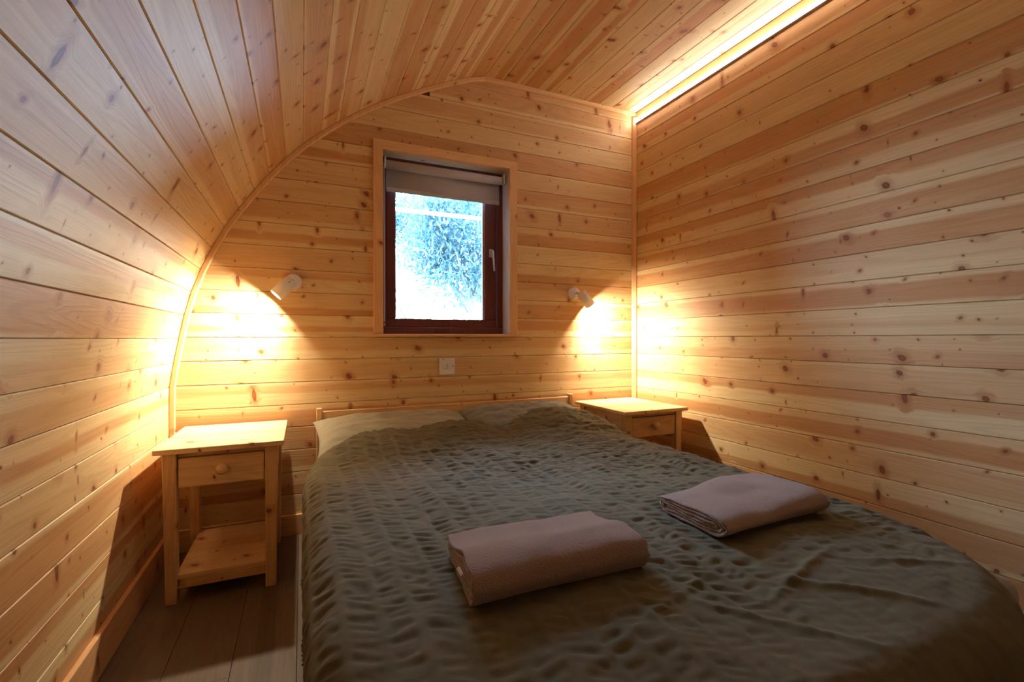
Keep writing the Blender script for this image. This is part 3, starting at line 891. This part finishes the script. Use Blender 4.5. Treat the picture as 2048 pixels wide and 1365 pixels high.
# ---- towels
def towel(path, width, th, label, loc, rz, seed, shear=0.0):
    """path: centreline of the folded cloth seen from its end (y forward-back, z up); extruded along x with soft waves"""
    P2 = [Vector(p) for p in path]
    # resample with Catmull-Rom
    pts = []
    for i in range(len(P2) - 1):
        p0 = P2[max(0, i - 1)]; p1 = P2[i]; p2 = P2[i + 1]; p3 = P2[min(len(P2) - 1, i + 2)]
        seg = max(2, int((p2 - p1).length / 0.004))
        for k_ in range(seg):
            t = k_ / seg
            pts.append(0.5 * ((2 * p1) + (-p0 + p2) * t + (2 * p0 - 5 * p1 + 4 * p2 - p3) * t * t + (-p0 + 3 * p1 - 3 * p2 + p3) * t ** 3))
    pts.append(P2[-1])
    c = np.array([(p.x, p.y) for p in pts])
    tg = np.gradient(c, axis=0); tg /= np.linalg.norm(tg, axis=1)[:, None] + 1e-9
    nm = np.stack([-tg[:, 1], tg[:, 0]], 1)
    L = c + nm * th / 2; Rr_ = c - nm * th / 2
    # rounded ends
    def cap(cc, t_, n_, s):
        out = []
        for a in np.linspace(-np.pi / 2, np.pi / 2, 6)[1:-1]:
            out.append(cc + s * t_ * th / 2 * np.cos(a) + n_ * th / 2 * np.sin(a) * s)
        return out
    loop = list(L) + cap(c[-1], tg[-1], nm[-1], 1)[::-1] + list(Rr_[::-1]) + cap(c[0], tg[0], nm[0], -1)[::-1]
    loop = np.array(loop)
    m = int(width / 0.004)
    xs = np.linspace(-width / 2, width / 2, m)
    nL = len(loop)
    Y = np.repeat(loop[:, 0][:, None], m, 1); Z = np.repeat(loop[:, 1][:, None], m, 1)
    Xg = np.repeat(xs[None, :], nL, 0)
    zmax = loop[:, 1].max()
    f = np.clip(Z / zmax, 0, 1)
    Xo = Xg + shear * Y + 0.006 * perlin(Y * 20 + seed, Z * 110)        # layers a little out of line
    yn = Y / (Y.max() - Y.min())
    prof_ = (0.62 + 0.40 * sstep(0.46, -0.22, yn) - 0.05 * np.exp(-((yn - 0.15) / 0.13) ** 2)) if seed < 5 else (0.70 + 0.22 * sstep(-0.1, 0.3, Xg / width) + 0.20 * np.exp(-((Xg / width - 0.05) / 0.16) ** 2) * sstep(-0.1, 0.3, yn) - 0.10 * sstep(0.25, 0.5, yn) * sstep(0.0, -0.4, Xg / width))
    idxn = np.arange(nL)[:, None] * 0.004
    Z = Z * prof_ + 0.0016 * perlin(Xg * 22 + seed, idxn * 18 + 0 * Xg) * sstep(0.004, 0.012, Z)
    Zo = Z + f * (0.007 * perlin(Xg * 7 + seed, Y * 6) + 0.004 * perlin(Xg * 16 + seed, Y * 14 + 2))
    Yo = Y + 0.006 * perlin(Xg * 5 + seed, Z * 12) * 1.0 + 0.004 * np.sin(Xg * 9 + seed)
    fz = 0.0006 * perlin(Xg * 230 + seed, (np.arange(nL)[:, None] * 0.9 + 0 * Xg))
    Pp = np.stack([Xo, Yo, Zo], -1)
    du = np.gradient(Pp, axis=0); dvv = np.gradient(Pp, axis=1)
    N = np.cross(dvv, du); N /= np.linalg.norm(N, axis=-1, keepdims=True) + 1e-12
    Pp = Pp + N * fz[..., None]
    V = Pp.reshape(-1, 3)
    idx = np.arange(nL * m).reshape(nL, m); idx2 = np.vstack([idx, idx[:1]])
    q = np.stack([idx2[:-1, :-1], idx2[1:, :-1], idx2[1:, 1:], idx2[:-1, 1:]], -1).reshape(-1, 4)
    me = raw_mesh(V, q)
    bm = bmesh.new(); bm.from_mesh(me)
    bm.verts.ensure_lookup_table()
    # end faces: quads between the two sides of the cloth
    na, nb_ = len(L), len(Rr_)
    off = na + 4
    for col_, flip in ((0, False), (m - 1, True)):
        for i in range(na - 1):
            a = idx[i, col_]; b = idx[i + 1, col_]; c_ = idx[off + nb_ - 2 - i, col_]; d_ = idx[off + nb_ - 1 - i, col_]
            try: bm.faces.new([bm.verts[int(k_)] for k_ in ((a, b, c_, d_) if not flip else (d_, c_, b, a))])
            except ValueError: pass
        for st_ in (na - 1, off + nb_ - 1):
            ring = [idx[(st_ + k_) % nL, col_] for k_ in range(6)]
            try: bm.faces.new([bm.verts[int(k_)] for k_ in ring])
            except ValueError: pass
    bmesh.ops.recalc_face_normals(bm, faces=bm.faces[:])
    bm.to_mesh(me); bm.free()
    for p_ in me.polygons: p_.use_smooth = True
    o = link('folded_towel', me, M['towel'])
    o.location = loc; o.rotation_euler = (0, 0, rz)
    tag(o, label, 'towel', 'folded bath towels on the duvet')
    return o
# nested folds: thick rolled edge towards the camera (negative y)
def folds(d, layers, t, bulge=1.0):
    """serpentine / roll: list of (y, z)"""
    pts = []
    yb = d / 2; yf_ = -d / 2
    z_ = t * 0.5
    # lowest layer back -> front, then up and over, nested inwards
    H = layers * t
    # outer skin: start inside, spiral outwards
    rings = layers // 2
    for i in range(rings):
        zin = H / 2 - t * (i + 0.5); zout = H / 2 + t * (i + 0.5)
        yo_f = yf_ + (rings - 1 - i) * t * 1.1
        yo_b = yb - (rings - 1 - i) * t * 0.9
        if i == 0: pts += [(yb - 0.03, zin)]
        pts += [(0.3 * yo_b, zin), (yo_f + t * (i + 1), zin), (yo_f + t * 0.1, H / 2 - t * 0.35 * i), (yo_f + t * 0.1, H / 2 + t * 0.35 * i), (yo_f + t * (i + 1), zout)]
        pts += [(0.3 * yo_b, zout * 0.985)]
        if i < rings - 1:
            zi2 = H / 2 - t * (i + 1.5)
            pts += [(yo_b - t * (i + 0.6), zout * 0.97), (yo_b + t * 0.5, H / 2 + t * 0.2), (yo_b - t * (i + 0.6), zi2)]
        else:
            pts += [(yo_b - 0.01, zout * 0.93), (yo_b + 0.004, zout * 0.86)]
    return pts
zt1 = duvet_z(0.42, 0.85)
tw1 = towel(folds(0.225, 6, 0.0100), 0.335, 0.0086, 'dusty pink folded towel nearest the camera, at the left', (0.420, 0.79, 0.443), -0.015, 2.0, shear=0.10)
towel(folds(0.205, 6, 0.0100), 0.350, 0.0078, 'dusty pink folded towel near the right wall, its layers showing at the left end', (0.985, 0.815, 0.443), 0.03, 8.0, shear=0.06)

ct = box('care_tag', (-0.187, -0.070, 0.050), (0.003, 0.014, 0.005), M['plastic'], tw1); ct.rotation_euler = (0.5, 0.3, 0.4); ct['label'] = 'small white care tag'

# ------------------------------------------------------------------ outside
gr = box('ground', (2, 12, -0.45), (40, 19, 0.1), plain('grass_ground', C(58, 66, 44), 0.9, nscale=2.0)); tag(gr, kind='structure')
lf = NT('leaf')
tc = lf.n('ShaderNodeTexCoord')
nn = lf.noise(tc.outputs['Object'], 3.0, 2.0)
lf.set(lf.b.inputs['Base Color'], lf.mix(nn, C(34, 52, 58), C(78, 100, 106)))
lf.b.inputs['Roughness'].default_value = 0.4
tl = lf.n('ShaderNodeBsdfTranslucent'); tl.inputs[0].default_value = C(76, 112, 112)
ms = lf.n('ShaderNodeMixShader'); ms.inputs[0].default_value = 0.35
lf.t.links.new(lf.b.outputs[0], ms.inputs[1]); lf.t.links.new(tl.outputs[0], ms.inputs[2]); lf.t.links.new(ms.outputs[0], lf.out.inputs[0])
M['leaf'] = lf.m
M['bark'] = plain('bark', C(110, 100, 90), 0.9, nscale=20, bump=0.5)
def tree(x, y, z0, crown, label, n, seed):
    r_ = np.random.default_rng(seed)
    t = empty('garden_tree', (x, y, -0.4)); tag(t, label, 'tree')
    bm = bmesh.new()
    def limb(a, b, ra, rb):
        a = Vector(a); b = Vector(b); d = b - a
        q = d.to_track_quat('Z', 'Y').to_matrix().to_4x4()
        bmesh.ops.create_cone(bm, cap_ends=True, segments=10, radius1=ra, radius2=rb, depth=d.length, matrix=Matrix.Translation((a + b) / 2) @ q)
    limb((0, 0, 0), (0.05, 0, 1.9), 0.12, 0.08)
    for i in range(14):
        a_ = i * 2.4; limb((0.04, 0, 1.0 + 0.08 * i), (crown[0] * 0.75 * math.cos(a_), crown[1] * 0.7 * math.sin(a_), 1.5 + 0.13 * i), 0.04, 0.008)
    link('trunk', mesh_bm(bm), M['bark'], t)
    # clumps of long leaves
    cl_ = []
    for i in range(46):
        v = r_.normal(size=3); v /= np.linalg.norm(v); v *= r_.uniform(0.45, 1.0)
        cl_.append((v[0] * crown[0], v[1] * crown[1], z0 + v[2] * crown[2]))
    cl_ = np.array(cl_)
    c = cl_[r_.integers(0, len(cl_), n)] + r_.normal(size=(n, 3)) * np.array([0.16, 0.16, 0.17])
    a_ = r_.normal(size=(n, 3)); a_[:, 2] -= 0.9; a_ /= np.linalg.norm(a_, axis=1)[:, None]
    b = np.cross(a_, r_.normal(size=(n, 3))); b /= np.linalg.norm(b, axis=1)[:, None]
    nn_ = np.cross(a_, b)
    Ls = r_.uniform(0.06, 0.12, n)[:, None]; Ws = Ls * 0.17
    v0 = c - a_ * Ls / 2; v2 = c + a_ * Ls / 2 - nn_ * Ls * 0.1; v1 = c + b * Ws; v3 = c - b * Ws
    V = np.stack([v0, v1, v2, v3], 1).reshape(-1, 3)
    Q = np.arange(4 * n).reshape(n, 4)
    fo = link('foliage', raw_mesh(V, Q, False), M['leaf'], t); tag(fo, kind='stuff')
    return t
tree(2.30, 6.6, 2.85, (1.15, 0.9, 1.15), 'leafy garden tree seen through the right half of the window', 15000, 5)
tree(1.95, 9.5, 4.1, (1.7, 1.2, 1.0), 'taller tree behind, its leaves filling the top of the window', 15000, 6)
rail = empty('gutter_rail', (1.2, 4.6, 2.125)); tag(rail, 'pale horizontal rail outside, across the upper part of the window', 'rail')
box('rail_bar', (0, 0, 0), (4.0, 0.04, 0.034), M['white'], rail, bev=0.006)
for x_ in (-1.7, 1.9):
    box('rail_post', (x_, 0, -1.35), (0.07, 0.07, 2.65), M['white'], rail, bev=0.004)

# portal to guide daylight through the opening
pd = bpy.data.lights.new('daylight_portal', 'AREA'); pd.shape = 'RECTANGLE'; pd.size = WX1 - WX0; pd.size_y = WZ1 - WZ0
pd.cycles.is_portal = True
po = bpy.data.objects.new('daylight_portal', pd); COL.objects.link(po)
po.location = ((WX0 + WX1) / 2, D + 0.17, (WZ0 + WZ1) / 2)
po.rotation_euler = (-math.pi / 2, 0, 0)
